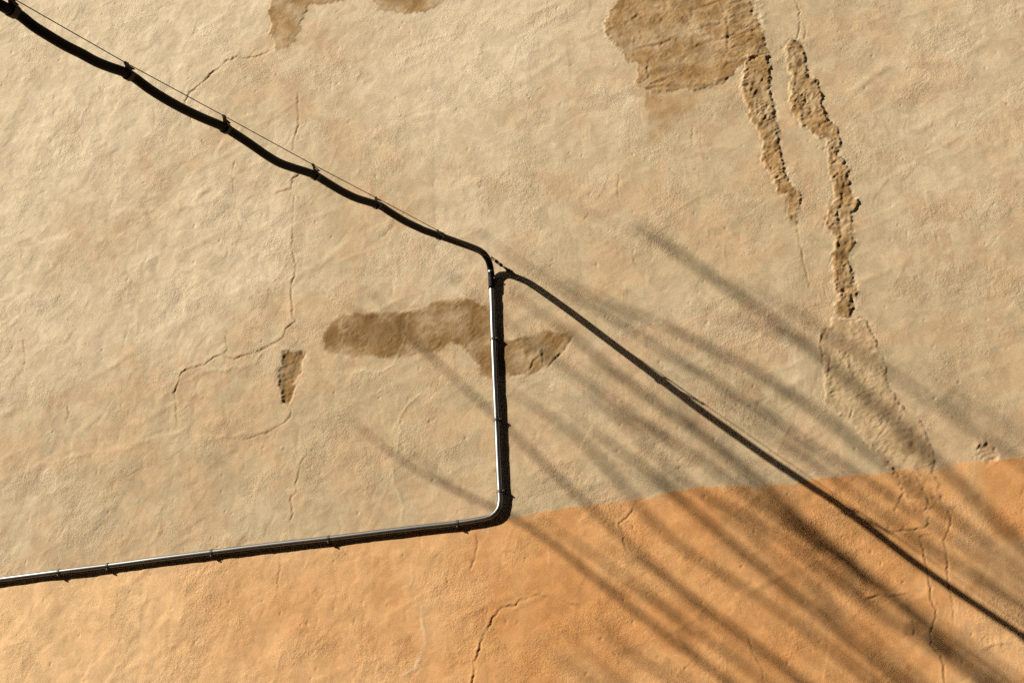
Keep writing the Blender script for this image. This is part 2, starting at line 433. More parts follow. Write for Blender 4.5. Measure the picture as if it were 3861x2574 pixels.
P_DAMP = [(1220, 1290), (1232, 1240), (1260, 1205), (1290, 1182), (1400, 1180), (1500, 1180), (1560, 1172), (1600, 1155), (1640, 1138), (1700, 1130), (1760, 1126), (1800, 1135), (1835, 1155), (1880, 1240), (1905, 1278), (1960, 1275), (2040, 1255), (2110, 1248), (2163, 1252), (2155, 1280), (2120, 1320), (2070, 1370), (2010, 1405), (1920, 1412), (1850, 1425), (1815, 1415), (1806, 1380), (1770, 1335), (1740, 1305), (1700, 1295), (1660, 1322), (1600, 1330), (1540, 1342), (1470, 1345), (1330, 1340), (1250, 1335), (1225, 1318)]
P_WEDGE = [(1066, 1322), (1110, 1328), (1150, 1325), (1140, 1380), (1130, 1410), (1110, 1440), (1104, 1490), (1085, 1530), (1066, 1495), (1055, 1440), (1050, 1400), (1066, 1370)]
P_CHIP = [(3690, 1710), (3700, 1680), (3722, 1668), (3752, 1684), (3765, 1705), (3755, 1732), (3715, 1735)]
patches = [
    ('mortar_patch', P_LEAF, 0.8, 3, 0.95, 0.05, 0.5, 'leaf-shaped brown mortar patch at the top edge'),
    ('mortar_patch', P_TOP, 0.8, 3, 0.92, 0.05, 0.4, 'brown mortar patch cut off by the top edge'),
    ('mortar_patch', P_BIG, 2.2, 3, 0.92, 0.0, 1.0, 'large smooth brown mortar patch'),
    ('crack_filling', P_S1, 3.0, 3, 0.95, 0.0, 2.6, 'narrow brown mortar filling running down from the large patch'),
    ('crack_filling', P_S2, 3.2, 3, 0.95, 0.0, 2.7, 'long crooked brown mortar filling right of the other'),
    ('smooth_repair', P_S3, 2.0, 4, 0.34, 0.0, 1.2, 'cream trowelled repair below the long filling'),
    ('damp_patch', P_DAMP, 0.4, 11, 0.95, 0.5, 0.9, 'dark brown patch behind the upright cable'),
    ('plaster_loss', P_WEDGE, -4.0, 8, 0.9, 0.42, 2.2, 'small wedge of broken plaster with a dark core'),
    ('plaster_loss', P_CHIP, -3.5, 7, 0.6, 0.1, 3.0, 'chipped hollow at the edge of the ochre paint'),
]
for k, (nm, poly, proud, soft, tone, stn, rel, lab) in enumerate(patches):
    w = window(poly, 60)
    u, v = U[w] + 6 * WX[w] + 8 * wx[w] + 11 * noise(mm_x[w] / 33, mm_z[w] / 33, 46), V[w] + 6 * WY[w] + 8 * wy[w] + 11 * noise(mm_x[w] / 33, mm_z[w] / 33, 47)
    sd = poly_sd(u, v, poly)
    m = sstep(-soft, soft, sd)
    mmx, mmz = mm_x[w], mm_z[w]
    base = h[w]
    flat = base * (1 - 0.5 * m)
    r1 = fbm(mmx, mmz, 60, 4, 110 + k, 0.65); r2 = np.abs(fbm(mmx * 0.8, mmz * 1.3, 45, 2, 130 + k))
    rim = np.exp(-((sd - 6) / 8) ** 2) * (0.6 + 1.2 * noise(mmx / 30, mmz / 30, 150 + k))
    crumble = np.exp(-(sd / 13) ** 2) * np.clip(fbm(mmx, mmz, 46, 3, 355 + k, 0.6) * 2.6 - 0.1, -1.1, 0.6)
    coarse = np.clip(1 - np.abs(fbm(mmx, mmz * 1.15, 34, 3, 300 + k, 0.6)) * 3.2, -0.5, 1) * (0.35 + 1.3 * sstep(-0.15, 0.3, noise(mmx / 75, mmz / 75, 310 + k)))
    h[w] = flat + m * (proud + rel * (1.4 * r1 - 1.6 * r2 + 0.75 * coarse)) + rim * rel * 0.6 + crumble * rel * 0.75
    dens = 0.8 + 0.75 * fbm(mmx, mmz, 110, 4, 160 + k, 0.6)
    M['mortar'][w] = np.maximum(M['mortar'][w], m * tone * np.clip(dens, 0.45, 1.1))
    dk = sstep(0.0, 0.32, fbm(mmx * 1.2, mmz, 80, 4, 320 + k, 0.62)) * (0.38 if rel > 0.9 else 0.22)
    M['stain'][w] = np.maximum(M['stain'][w], m * np.maximum(stn * np.clip(dens, 0.4, 1.2), dk * min(1, tone * 1.2)))
    if nm in ('damp_patch', 'mortar_patch'):
        reach = 46 if nm == 'damp_patch' else 16
        halo = sstep(-reach, 4, sd + 14 * fbm(mmx, mmz, 60, 2, 370 + k)) * np.clip(0.5 + 1.3 * fbm(mmx, mmz, 120, 3, 380 + k), 0, 1)
        M['mortar'][w] = np.maximum(M['mortar'][w], 0.34 * halo)
    lip = np.exp(-((sd + 7) / 5.0) ** 2) * np.clip(noise(mmx / 28, mmz / 28, 330 + k) * 1.6, 0, 0.8)
    M['white'][w] = np.maximum(M['white'][w], 0.32 * lip)
    M['grit'][w] = np.where(sd > 0, M['grit'][w] * 0.55, M['grit'][w])
    idx = np.zeros(shape, bool); idx[w] = sd > 0
    part[idx] = k + 2

# folds and tears inside the fillings and the big patch
folds = [((2850, 255), (2848, 300), (2838, 330), (2830, 352), (2845, 385), (2880, 410), (2890, 440), (2870, 470)), ((2878, 300), (2850, 350), (2843, 370)),
         ((2882, 565), (2900, 620), (2912, 642)), ((3005, 220), (3008, 260), (3002, 300), (2995, 350), (3020, 400), (3030, 420), (3028, 455)),
         ((3030, 465), (3080, 467), (3119, 465)), ((3130, 610), (3160, 650), (3185, 690), (3175, 740), (3180, 770), (3165, 785), (3130, 790)),
         ((3180, 785), (3210, 775), (3235, 760)), ((3160, 800), (3165, 860), (3172, 890), (3160, 950), (3158, 1010), (3162, 1060)),
         ((2440, 338), (2530, 325), (2600, 332), (2680, 322), (2740, 297)), ((2605, 42), (2660, 25), (2710, 8)), ((2610, 45), (2611, 72)), ((2612, 142), (2614, 182), (2650, 168), (2745, 143)), ((2650, 105), (2665, 98), (2710, 92)),
         ((2715, 10), (2740, 65), (2745, 110), (2745, 190), (2765, 195)), ((2360, 90), (2400, 65)), ((2445, 240), (2440, 265), (2450, 300), (2460, 320), (2500, 310), (2535, 288)),
         ((2045, 1322), (2048, 1345), (2051, 1382)), ((2004, 1390), (2012, 1362), (2042, 1338)), ((1930, 1414), (2000, 1412), (2075, 1380), (2125, 1325), (2160, 1272)), ((1985, 1330), (1995, 1345)),
         ((2735, 260), (2745, 240), (2800, 235), (2850, 212), (2890, 210)), ((2420, 150), (2415, 120)), ((2400, 190), (2480, 170), (2550, 150))]
for i, pl in enumerate(folds):
    w = window(pl, 40)
    u, v = U[w] + 6 * WX[w] + 4 * wx[w], V[w] + 6 * WY[w] + 4 * wy[w]
    d, s, T = line_d(u, v, pl)
    d2, _, _ = line_d(u + 7, v + 7, pl)
    amp = np.clip(0.8 + 0.9 * noise(s / 25 + 3.3 * i, s * 0 + 0.5, 170), 0.25, 1.5)
    h[w] += amp * (1.9 * np.exp(-(d2 / 9) ** 2) - 2.3 * np.exp(-(d / 5.0) ** 2)) * np.clip(1.0 + 1.6 * fbm(s + 310.0 * i, s * 0 + 3.0, 36, 2, 171), 0.0, 1.3)

# lumpy right third of the big patch
w = window([(2730, -60), (2890, 230)], 20)
lump = sstep(2725, 2760, U[w]) * sstep(2905, 2870, U[w]) * sstep(245, 215, V[w])
h[w] += lump * 3.2 * (fbm(mm_x[w], mm_z[w] * 1.8, 42, 3, 340, 0.65) + 0.5 * np.abs(noise(mm_x[w] / 18, mm_z[w] / 14, 345)))

# ---- cracks: polyline, width, depth, lip
cracks = [
    ([(1030, 185), (998, 203), (965, 214), (922, 222), (900, 214), (856, 230), (823, 258), (768, 302), (719, 351), (699, 378), (697, 400), (719, 439), (723, 488)], 2.6, 2.6, 0.8),
    ([(1000, 25), (1060, 45), (1040, 120)], 1.5, .5, 0),
    ([(889, 609), (878, 647), (880, 680), (878, 719)], 2, 1.6, 0),
    ([(752, 520), (765, 530), (770, 548)], 2, 1.6, 0),
    ([(1123, 351), (1126, 420), (1126, 475), (1115, 510), (1104, 570)], 3, 2.0, 0.9),
    ([(1129, 653), (1104, 680), (1099, 713), (1055, 724), (1038, 735)], 3, 2.2, 1.2),
    ([(1104, 857), (1101, 939), (1112, 994), (1110, 1044), (1099, 1071), (1101, 1142), (1101, 1186), (1115, 1214), (1082, 1235), (1074, 1268), (1049, 1285), (1000, 1312), (927, 1340), (883, 1356), (853, 1348), (839, 1340), (806, 1351), (779, 1370), (713, 1389), (680, 1417), (675, 1444), (658, 1477), (664, 1543), (669, 1608)], 3.0, 2.2, 1.4),
    ([(1110, 735), (1107, 800), (1104, 857)], 2.0, 1.0, 0.3),
    ([(845, 1334), (856, 1318), (850, 1290), (850, 1263)], 2.5, 1.6, 0.4),
    ([(1082, 1526), (1099, 1548), (1096, 1570), (1066, 1598), (1022, 1620), (1000, 1636), (920, 1655)], 2.6, 1.8, 0.8),
    ([(1162, 1714), (1143, 1736), (1126, 1780), (1115, 1829), (1121, 1851), (1093, 1873), (1099, 1906), (1104, 1933), (1088, 1972)], 2.4, 1.7, 0.8),
    ([(1140, 1640), (1162, 1714)], 2, 0.9, 0.3),
    ([(1057, 2100), (1055, 2150), (1045, 2200), (1048, 2225)], 2.2, 1.3, 0.3),
    ([(1987, 2257), (1960, 2263), (1944, 2284), (1900, 2290), (1883, 2306), (1856, 2328), (1845, 2361), (1823, 2394), (1812, 2433), (1801, 2471), (1784, 2498), (1790, 2531), (1784, 2574), (1780, 2640)], 3.4, 2.6, 1.6),
    ([(1987, 2257), (2033, 2241), (2088, 2257), (2110, 2263), (2148, 2279), (2200, 2290), (2240, 2330), (2290, 2370), (2310, 2400)], 4.0, 1.3, 1.2),
    ([(1795, 2010), (1806, 2054), (1790, 2098), (1773, 2153)], 2.6, 1.5, 0.5),
    ([(2395, 1895), (2384, 1928), (2368, 1950), (2335, 1972), (2351, 2010), (2354, 2043), (2373, 2092)], 3, 1.8, 0.9),
    ([(2450, 2120), (2500, 2170), (2545, 2200)], 5, 1.3, 1.3),
    ([(2812, 2383), (2834, 2433), (2850, 2471), (2872, 2520), (2880, 2574)], 2.4, 1.4, 0.6),
    ([(2997, -80), (2997, 0), (3017, 44), (3015, 80), (3012, 120), (3001, 150)], 2.4, 2.0, 0.3),
    ([(3017, 55), (3036, 95), (3037, 140), (3025, 150)], 2.2, 1.6, 0.2),
    ([(3006, 842), (3006, 857), (3023, 950), (3031, 994), (3042, 1038), (3053, 1076), (3058, 1098)], 2.6, 1.7, 0.3),
    ([(3060, 890), (3090, 908), (3115, 913)], 2, 1.3, 0),
    ([(3207, 1195), (3225, 1190), (3262, 1200), (3289, 1252), (3316, 1300)], 2.6, 2.4, 0.4),
    ([(3175, 1212), (3240, 1204)], 2.4, 2.6, 0.2),
    ([(3090, 1245), (3100, 1262), (3096, 1300), (3100, 1340), (3104, 1380)], 5, 2.2, 1.4),
    ([(3135, 1330), (3126, 1380), (3120, 1415)], 2.6, 1.4, 0.4),
    ([(3158, 1315), (3190, 1370), (3221, 1432)], 2.2, -1.4, 0),
    ([(3218, 1535), (3214, 1560), (3200, 1585)], 2.6, 2.0, 0.6),
    ([(3230, 1555), (3260, 1580), (3268, 1605)], 2.4, 1.4, 0.4),
    ([(3344, 1736), (3371, 1769), (3393, 1807), (3410, 1862), (3393, 1890), (3377, 1917)], 4, 2.0, 1.2),
    ([(3437, 1769), (3459, 1802), (3481, 1840), (3497, 1879), (3508, 1911), (3475, 1933)], 3, 1.8, 0.9),
    ([(3505, 1955), (3505, 1977), (3492, 1988), (3448, 1996), (3371, 1999)], 3, 3.0, 1.3),
    ([(3508, 2018), (3470, 2021), (3470, 2043), (3481, 2065), (3486, 2098), (3500, 2153), (3508, 2208), (3508, 2252), (3530, 2301), (3530, 2328), (3519, 2356), (3511, 2389), (3514, 2427), (3547, 2465), (3558, 2509), (3560, 2553), (3570, 2620)], 3, 2.3, 1.3),
    ([(3541, 1905), (3575, 1925), (3585, 1961), (3574, 1999), (3560, 2038), (3569, 2098), (3574, 2153), (3580, 2219), (3593, 2273), (3596, 2317), (3591, 2372)], 2.6, 2.0, 0.6),
    ([(3267, 2263), (3316, 2241), (3355, 2249), (3415, 2241)], 5, 2.0, 2.2),
    ([(3440, 2330), (3448, 2370), (3445, 2390)], 3, 2, 0.6),
    ([(2274, 1082), (2307, 1065), (2362, 1060)], 1.8, 0.9, 0),
    ([(2357, 1235), (2395, 1224), (2428, 1213)], 1.8, 0.8, 0),
    ([(2440, 1230), (2483, 1213), (2554, 1213)], 1.8, 0.8, 0),
    ([(2720, 975), (2690, 1000), (2760, 1100)], 1.5, 0.6, 0),
    ([(3555, 200), (3635, 165), (3640, 150)], 1.8, 1.0, 0),
    ([(2190, 840), (2215, 815), (2218, 800)], 2, 1.3, 0),
    ([(2608, 470), (2612, 545), (2600, 560), (2575, 575)], 2.2, 1.5, 0.2),
    ([(2335, 650), (2330, 720), (2338, 780)], 2.2, 1.2, 0.3),
    ([(86, 1285), (97, 1340), (95, 1365), (82, 1380)], 2.2, 1.2, 0.3),
    ([(255, 1525), (258, 1560), (248, 1590)], 3, 1.7, 0.3),
    ([(3690, 1650), (3702, 1670), (3685, 1690)], 4, 2.5, 1.2),
    ([(3700, 2460), (3760, 2430), (3861, 2420)], 3, 0.5, 1.0),
]
for i, (pl, wd, dep, lip) in enumerate(cracks):
    w = window(pl, 60)
    u, v = U[w] + 7 * WX[w] + 6.5 * wx[w], V[w] + 7 * WY[w] + 6.5 * wy[w]
    d, s, T = line_d(u, v, pl)
    d2, _, _ = line_d(u + 6, v + 6, pl)
    fade = sstep(0, 0.12, s / T) * sstep(1.0, 0.88, s / T) * 0.6 + 0.4
    amp = np.clip(0.95 + 1.3 * fbm(s + 230.0 * i, s * 0 + 9.0, 60, 2, 175), 0.2, 1.5) * fade
    wd = wd * 0.7 + 1.6
    M['mortar'][w] = np.maximum(M['mortar'][w], 0.4 * np.clip(amp, 0, 1) * np.exp(-(d / 3.5) ** 2) * (dep > 1.1))  # mortar tint along the deeper cracks; its darkness also stands in for shade
    h[w] += -amp * dep * 1.1 * np.exp(-(d / wd) ** 2) + amp * lip * (0.25 * np.exp(-(d / 18) ** 2) + 0.7 * np.exp(-(d2 / 8) ** 2))

# ---- raised seams
ridges = [
    ([(1000, 1310), (960, 1372), (860, 1390), (770, 1400), (690, 1440)], 9, 2.0, .0),
    ([(1000, 1620), (823, 1652), (691, 1636), (603, 1647), (549, 1663), (483, 1691), (307, 1713), (241, 1736), (165, 1747), (82, 1780), (33, 1785)], 9, 1.5, .0),
    ([(1000, 400), (930, 450), (900, 500), (830, 560), (800, 700), (700, 780), (560, 820)], 14, 2.2, .1),
    ([(880, 700), (800, 760), (650, 790), (460, 800), (400, 830)], 12, 1.5, .05),
    ([(1631, 1480), (1581, 1488), (1538, 1526), (1510, 1581), (1505, 1652), (1496, 1713), (1483, 1741), (1488, 1824), (1510, 1879), (1527, 1906), (1510, 1961), (1513, 1983)], 6, 1.1, .1),
    ([(1554, 2100), (1557, 2175), (1549, 2213)], 5, 0.8, .1),
    ([(1587, 2263), (1595, 2334), (1603, 2383), (1601, 2433), (1581, 2476), (1565, 2520), (1500, 2560)], 8, 1.0, .3),
    ([(2065, 2080), (2072, 2130)], 6, 0.5, .25),
    ([(1500, 1375), (1450, 1395), (1330, 1402), (1270, 1410)], 5, 0.9, .2),
    ([(1540, 1180), (1530, 1250), (1520, 1300), (1495, 1340), (1480, 1385)], 5, 0.9, .15),
    ([(620, 1960), (600, 2000), (580, 2040)], 12, 1.6, .0),
    ([(3790, 100), (3600, 240), (3440, 235), (3330, 250), (3230, 330)], 12, 1.6, 0),
    ([(3300, 60), (3440, 130), (3480, 60)], 12, 1.0, 0),
    ([(2860, 20), (2880, 110)], 9, 0.5, .35),
    ([(2360, 375), (2435, 380)], 14, 0.4, .3),
    ([(80, 945), (180, 915), (270, 880)], 10, 1.0, .4),
]
for i, (pl, wd, hh, wh) in enumerate(ridges):
    w = window(pl, 70)
    u, v = U[w] + 12 * WX[w] + 5 * wx[w], V[w] + 12 * WY[w] + 5 * wy[w]
    d, s, T = line_d(u, v, pl)
    amp = np.clip(0.8 + 1.2 * noise(s / 60 + 5.1 * i, s * 0 + 0.7, 178), 0.1, 1.6) * sstep(0, 0.1, s / T) * sstep(1, 0.9, s / T)
    h[w] += amp * hh * np.exp(-(d / wd) ** 2)
    M['white'][w] = np.maximum(M['white'][w], wh * amp * np.exp(-(d / (wd * 0.9)) ** 2))

# ---- stains that have a shape of their own
def blob(cx, cy, rx, ry, key, val, rot=0.0, seed=0):
    w = (abs(U - cx) < 2.2 * max(rx, ry)) & (abs(V - cy) < 2.2 * max(rx, ry))
    u, v = U[w] - cx + 0.35 * rx * WX[w], V[w] - cy + 0.35 * ry * WY[w]
    c, s = math.cos(rot), math.sin(rot)
    q = ((u * c + v * s) / rx) ** 2 + ((-u * s + v * c) / ry) ** 2 + 0.8 * noise(mm_x[w] / 40, mm_z[w] / 40, 190 + seed)
    M[key][w] = np.maximum(M[key][w], val * sstep(1.25, 0.35, q))
blob(3425, 1690, 34, 26, 'stain', 0.55, 0.2, 1)
blob(1095, 1350, 40, 26, 'stain', 0.5, 0.0, 2)
blob(1420, 1265, 150, 60, 'stain', 0.62, 0.0, 3)
blob(1560, 1255, 60, 60, 'stain', 0.42, 0.6, 4)
P_TAN = [(2436, 345), (2431, 395), (2446, 450), (2442, 520), (2455, 568), (2500, 555), (2540, 470), (2610, 420), (2650, 345)]
w = window(P_TAN, 80)
sd = poly_sd(U[w] + 5 * WX[w] + 5 * wx[w], V[w] + 5 * WY[w] + 5 * wy[w], P_TAN)
sf = 5 + 40 * sstep(2450, 2600, U[w] + 0.4 * (V[w] - 400))
M['mortar'][w] = np.maximum(M['mortar'][w], 0.8 * sstep(-sf, sf, sd) * np.clip(0.8 + 0.8 * noise(mm_x[w] / 60, mm_z[w] / 60, 197), 0.3, 1) * sstep(600, 430, V[w]))
blob(3440, 2370, 40, 30, 'stain', 0.5, 0.0, 7)
blob(3015, 235, 9, 22, 'stain', 0.9, 0.0, 8)
blob(3000, 165, 40, 20, 'stain', 0.45, 0.0, 9)
blob(2850, 350, 22, 18, 'stain', 0.6, 0.6, 10)
blob(3170, 990, 16, 60, 'stain', 0.45, 0.0, 11)
blob(3185, 1150, 30, 26, 'stain', 0.3, 0.0, 12)
blob(2590, 20, 70, 20, 'stain', 0.35, 0.0, 13)
blob(3100, 1270, 12, 40, 'stain', 0.35, 0.0, 14)
blob(2990, 745, 22, 26, 'stain', 0.35, 0.0, 15)

# ---- trowel strokes: short ridges, steep on one side and run out on the other
def stroke(px, py, ang, ln, amp, run, curv):
    p = on_wall(px, py)
    n = int((ln / 2 + run * 2) / 3.8) + 2
    ix, iz = int(np.argmin(abs(ax_x - p[0]))), int(np.argmin(abs(ax_z - p[2])))
    i0, i1, j0, j1 = max(iz - n, 0), min(iz + n + 1, NZ), max(ix - n, 0), min(ix + n + 1, NX)
    dx = mm_x[i0:i1, j0:j1] - mm_x[iz, ix]; dz = mm_z[i0:i1, j0:j1] - mm_z[iz, ix]
    c, s_ = math.cos(ang), math.sin(ang)
    t = dx * c + dz * s_; q = -dx * s_ + dz * c + curv * t * t + 5 * WX[i0:i1, j0:j1] * 1.5 + 3 * wx[i0:i1, j0:j1]
    prof = np.where(q > 0, np.exp(-q / run), np.exp(q / 3.5)) * sstep(ln / 2, ln / 2 * 0.35, np.abs(t))
    h[i0:i1, j0:j1] += amp * prof
sr = random.Random(33)
for _ in range(420):
    px, py = sr.uniform(-60, 3920), sr.uniform(-60, 2630)
    if px < 1500: ang = math.radians(sr.choice((62, 62, 20, 85)) + sr.gauss(0, 16))
    else: ang = math.radians(sr.choice((17, 17, 88, 60)) + sr.gauss(0, 14))
    stroke(px, py, ang, sr.uniform(50, 240), sr.choice((-1, 1)) * sr.uniform(0.25, 0.95), sr.uniform(14, 60), sr.uniform(-0.0012, 0.0012))
for cx, cy, rx, ry, nn in ((1560, 950, 120, 130, 26), (2450, 640, 260, 160, 36), (2560, 1000, 300, 160, 36), (2350, 400, 70, 60, 9), (1400, 1450, 160, 60, 12), (1300, 2060, 300, 60, 12), (2600, 480, 60, 60, 8)):
    for _ in range(nn):                      # bundles of thin upright scratches
        stroke(cx + sr.uniform(-rx, rx), cy + sr.uniform(-ry, ry), math.radians(91 + sr.gauss(0, 2.5)), sr.uniform(40, 130), sr.uniform(-0.8, 0.8), 5, 0)

# ---- pits and grit
ok_x = np.where((ax_x > -3.8) & (ax_x < 0.9))[0]; ok_z = np.where((ax_z > 2.4) & (ax_z < 6.1))[0]
def splat(ix, iz, r_mm, amt, stretch=1.0):
    n = int(r_mm / 3.8 * 2.5) + 2
    i0, i1, j0, j1 = max(iz - n, 0), min(iz + n + 1, NZ), max(ix - n, 0), min(ix + n + 1, NX)
    dx = mm_x[i0:i1, j0:j1] - mm_x[iz, ix]; dz = (mm_z[i0:i1, j0:j1] - mm_z[iz, ix]) / stretch
    h[i0:i1, j0:j1] += amt * np.exp(-(dx * dx + dz * dz) / (r_mm * r_mm))
for _ in range(800):
    splat(RNG.choice(ok_x), RNG.choice(ok_z), RNG.uniform(2.6, 4.8), -RNG.uniform(0.7, 2.6), RNG.uniform(0.8, 2.2))
for _ in range(700):
    splat(RNG.choice(ok_x), RNG.choice(ok_z), RNG.uniform(3.0, 7.0), RNG.uniform(0.3, 1.0), RNG.uniform(0.7, 1.6))
def wall_index(px, py):
    p = on_wall(px, py)
    return int(np.argmin(abs(ax_x - p[0]))), int(np.argmin(abs(ax_z - p[2])))
for px, py, r, a in ((1225, 218, 4, -2.4), (1810, 706, 4, -3), (1812, 735, 3, -2), (490, 2230, 4, -2.6), (873, 1935, 4, -2), (926, 1994, 4, -2), (1755, 1650, 5, -3), (2491, 2008, 4, -2),
                     (2797, 2134, 4, -2.4), (2266, 2410, 5, -3), (2213, 2540, 5, -2.6), (3526, 1502, 5, -3), (2148, 577, 4, -2), (1262, 2115, 4, -2.2), (3406, 2195, 4, -2.6), (1063, 1690, 6, 2.4), (1170, 1695, 5, 1.8),
                     (2871, 1258, 6, 1.5), (2337, 1512, 7, 1.5), (3080, 850, 3, -1.6), (3085, 555, 4, -2.4), (3105, 565, 4, -2), (3203, 650, 4, -2.2), (2992, 655, 3, -2), (3030, 2270, 4, -2)):
    splat(*wall_index(px, py), r, a)
# crumbly edge grains along the right rims of the fillings
for pl in ([(2900, 241), (2905, 285), (2900, 329), (2913, 384), (2927, 428), (2927, 483)], [(2883, 148), (2890, 215), (2900, 241)], [(3201, 989), (3212, 1027), (3225, 1071), (3238, 1098), (3214, 1140), (3214, 1170)],
           [(3028, 181), (3031, 230), (3042, 274), (3050, 296)], [(2932, 537), (2943, 592), (2960, 642), (2971, 686)], [(3410, 1862), (3380, 1780), (3350, 1740)], [(2283, 77), (2291, 143), (2351, 203)]):
    for (ax_, ay_), (bx_, by_) in zip(pl[:-1], pl[1:]):
        for k in range(int(math.hypot(bx_ - ax_, by_ - ay_) / 10)):
            t = random.random()
            q = (ax_ + (bx_ - ax_) * t + random.gauss(0, 3.5), ay_ + (by_ - ay_) * t + random.gauss(0, 3))
            splat(*wall_index(*q), random.uniform(2.8, 5), random.choice((-2.6, -2.0, 1.6)))

# keep the margin beyond the frame plain and flat at its outer rim
Y = -h / 1000.0
cosn = np.stack(np.gradient(Y, ax_z, ax_x), axis=-1)
nrm = np.stack([cosn[..., 1], -np.ones(shape), cosn[..., 0]], axis=-1)
nrm /= np.linalg.norm(nrm, axis=-1, keepdims=True)
co = np.stack([X, Y, Z], axis=-1).reshape(-1, 3)
nrm = nrm.reshape(-1, 3)
gi = np.arange(NX * NZ).reshape(NZ, NX)
quads = np.stack([gi[:-1, :-1], gi[:-1, 1:], gi[1:, 1:], gi[1:, :-1]], axis=-1).reshape(-1, 4)
fpart = part[:-1, :-1].reshape(-1)

wall = empty('stucco_wall', (-1.3, 0, 0))
tag(wall, 'old cream stucco wall with ochre lower band, cracks and brown mortar patches', 'wall')
def wall_part(name, pid, label=None):
    q = quads[fpart == pid]
    ids, inv = np.unique(q, return_inverse=True)
    q = inv.reshape(-1, 4).astype(np.int32)
    me = bpy.data.meshes.new(name)
    me.vertices.add(len(ids)); me.vertices.foreach_set('co', co[ids].astype(np.float32).ravel())
    me.loops.add(q.size); me.loops.foreach_set('vertex_index', q.ravel())
    me.polygons.add(len(q)); me.polygons.foreach_set('loop_start', np.arange(0, q.size, 4, dtype=np.int32))
    me.update(calc_edges=True)
    me.polygons.foreach_set('use_smooth', np.ones(len(q), bool))
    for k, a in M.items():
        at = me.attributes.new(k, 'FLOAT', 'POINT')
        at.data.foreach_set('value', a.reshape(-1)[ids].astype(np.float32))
    me.normals_split_custom_set_from_vertices(nrm[ids].astype(np.float32).tolist() if len(ids) < 50 else nrm[ids].astype(np.float32))
    me.materials.append(PLASTER)
    o = bpy.data.objects.new(name, me); COL.objects.link(o)
    o.parent = wall; o.matrix_parent_inverse = Matrix.Translation(wall.location).inverted()
    if label: o['label'] = label
    return o
wall_part('upper_coat', 0, 'weathered cream plaster of the upper wall')
wall_part('lower_band', 1, 'ochre painted plaster of the lower wall')
for k, p in enumerate(patches):
    wall_part(p[0], k + 2, p[7])
# the body of the wall behind its plaster
V_, F_ = box((-0.5, 0.17, 3.8), (8.5, 0, 0), (0, 0.14, 0), (0, 0, 3.8))
obj('masonry', V_, F_, simple_mat('masonry', (0.3, 0.24, 0.16), 0.95, (0.36, 0.28, 0.2), 8), wall, smooth=False)

def wall_y(p):
    i = int(np.argmin(abs(ax_z - p[2]))); j = int(np.argmin(abs(ax_x - p[0])))
    return float(Y[i, j])

# ------------------------------------------------------------------ black cable: aerial span, then clipped to the wall
RC = 0.0128; RW = 0.0102; OFF = 0.0138
cable_px = [(0, 19), (33, 34), (77, 60), (126, 99), (181, 134), (247, 173), (307, 203), (362, 233), (417, 255), (472, 274), (510, 296), (565, 337), (631, 378), (697, 414), (768, 447), (839, 477), (889, 507), (944, 543), (998, 581), (1049, 612), (1099, 631), (1148, 646), (1189, 661), (1230, 686), (1285, 719), (1340, 746), (1384, 760), (1433, 776), (1472, 801), (1527, 834), (1581, 860), (1603, 870), (1669, 893), (1730, 915), (1775, 931)]
def ratio(x): return 1.0 + (1868 - x) * 0.0004
span = [in_air(x, y, ratio(x)) for x, y in cable_px]
d_out = span[0] - span[8]; d_out /= np.linalg.norm(d_out)
out = []
for k in range(9, 0, -1):               # goes on beyond the frame, wavy between hangers
    out.append(span[0] + d_out * 0.22 * k + np.array([0, 0, 0.02 * math.sin(k * 1.7)]))
bend = [in_air(1812, 947, 1.0185), in_air(1832, 966, 1.0125), in_air(1845, 992, 1.0075)]
def on_face(x, y, off):
    """the point off metres before the plaster itself"""
    p = on_wall(x, y)
    i, j = int(np.argmin(abs(ax_z - p[2]))), int(np.argmin(abs(ax_x - p[0])))
    loc = Y[max(i - 14, 0):i + 15, max(j - 14, 0):j + 15]
    y0 = 0.6 * float(loc.mean()) + 0.4 * float(loc.min()) if loc.size else 0.0
    return on_wall(x, y, off - y0)
vert = [on_face(1852, 1030, OFF + 0.004)] + [on_face(x, y, OFF) for x, y in ((1853.5, 1070), (1856, 1160), (1860, 1279), (1866, 1430), (1873, 1584), (1879, 1730), (1885, 1853), (1886, 1890), (1879, 1920), (1858, 1942), (1830, 1953))]
horiz = [on_face(x, y, OFF) for x, y in ((1726, 1971), (1600, 1985), (1450, 2003), (1240, 2029), (1000, 2056), (799, 2081), (600, 2106), (407, 2132), (223, 2155), (0, 2184), (-300, 2224), (-700, 2280))]
cable_pts = spline(out + span + bend + vert + horiz, 0.012)
cable = empty('power_cable', tuple(on_wall(1885, 1900, OFF)))
tag(cable, 'thick black cable sagging in from the upper left, then clipped down and along the wall', 'cable')
_k = int(np.argmin(((np.array(cable_pts) - vert[0]) ** 2).sum(1)))
obj('sheath', *tube(cable_pts[:_k + 6], RC * 0.985, 16), M_CABLE, cable)
obj('wall_run', *tube(cable_pts[_k - 1:], [max(RW, RC - 0.0006 * q) for q in range(len(cable_pts) - _k + 1)], 16), M_PIPE, cable)

def frame_at(p, pts):
    P = np.array(pts); i = int(np.argmin(((P - p) ** 2).sum(1)))
    t = P[min(i + 2, len(P) - 1)] - P[max(i - 2, 0)]
    return P[i], t / np.linalg.norm(t)

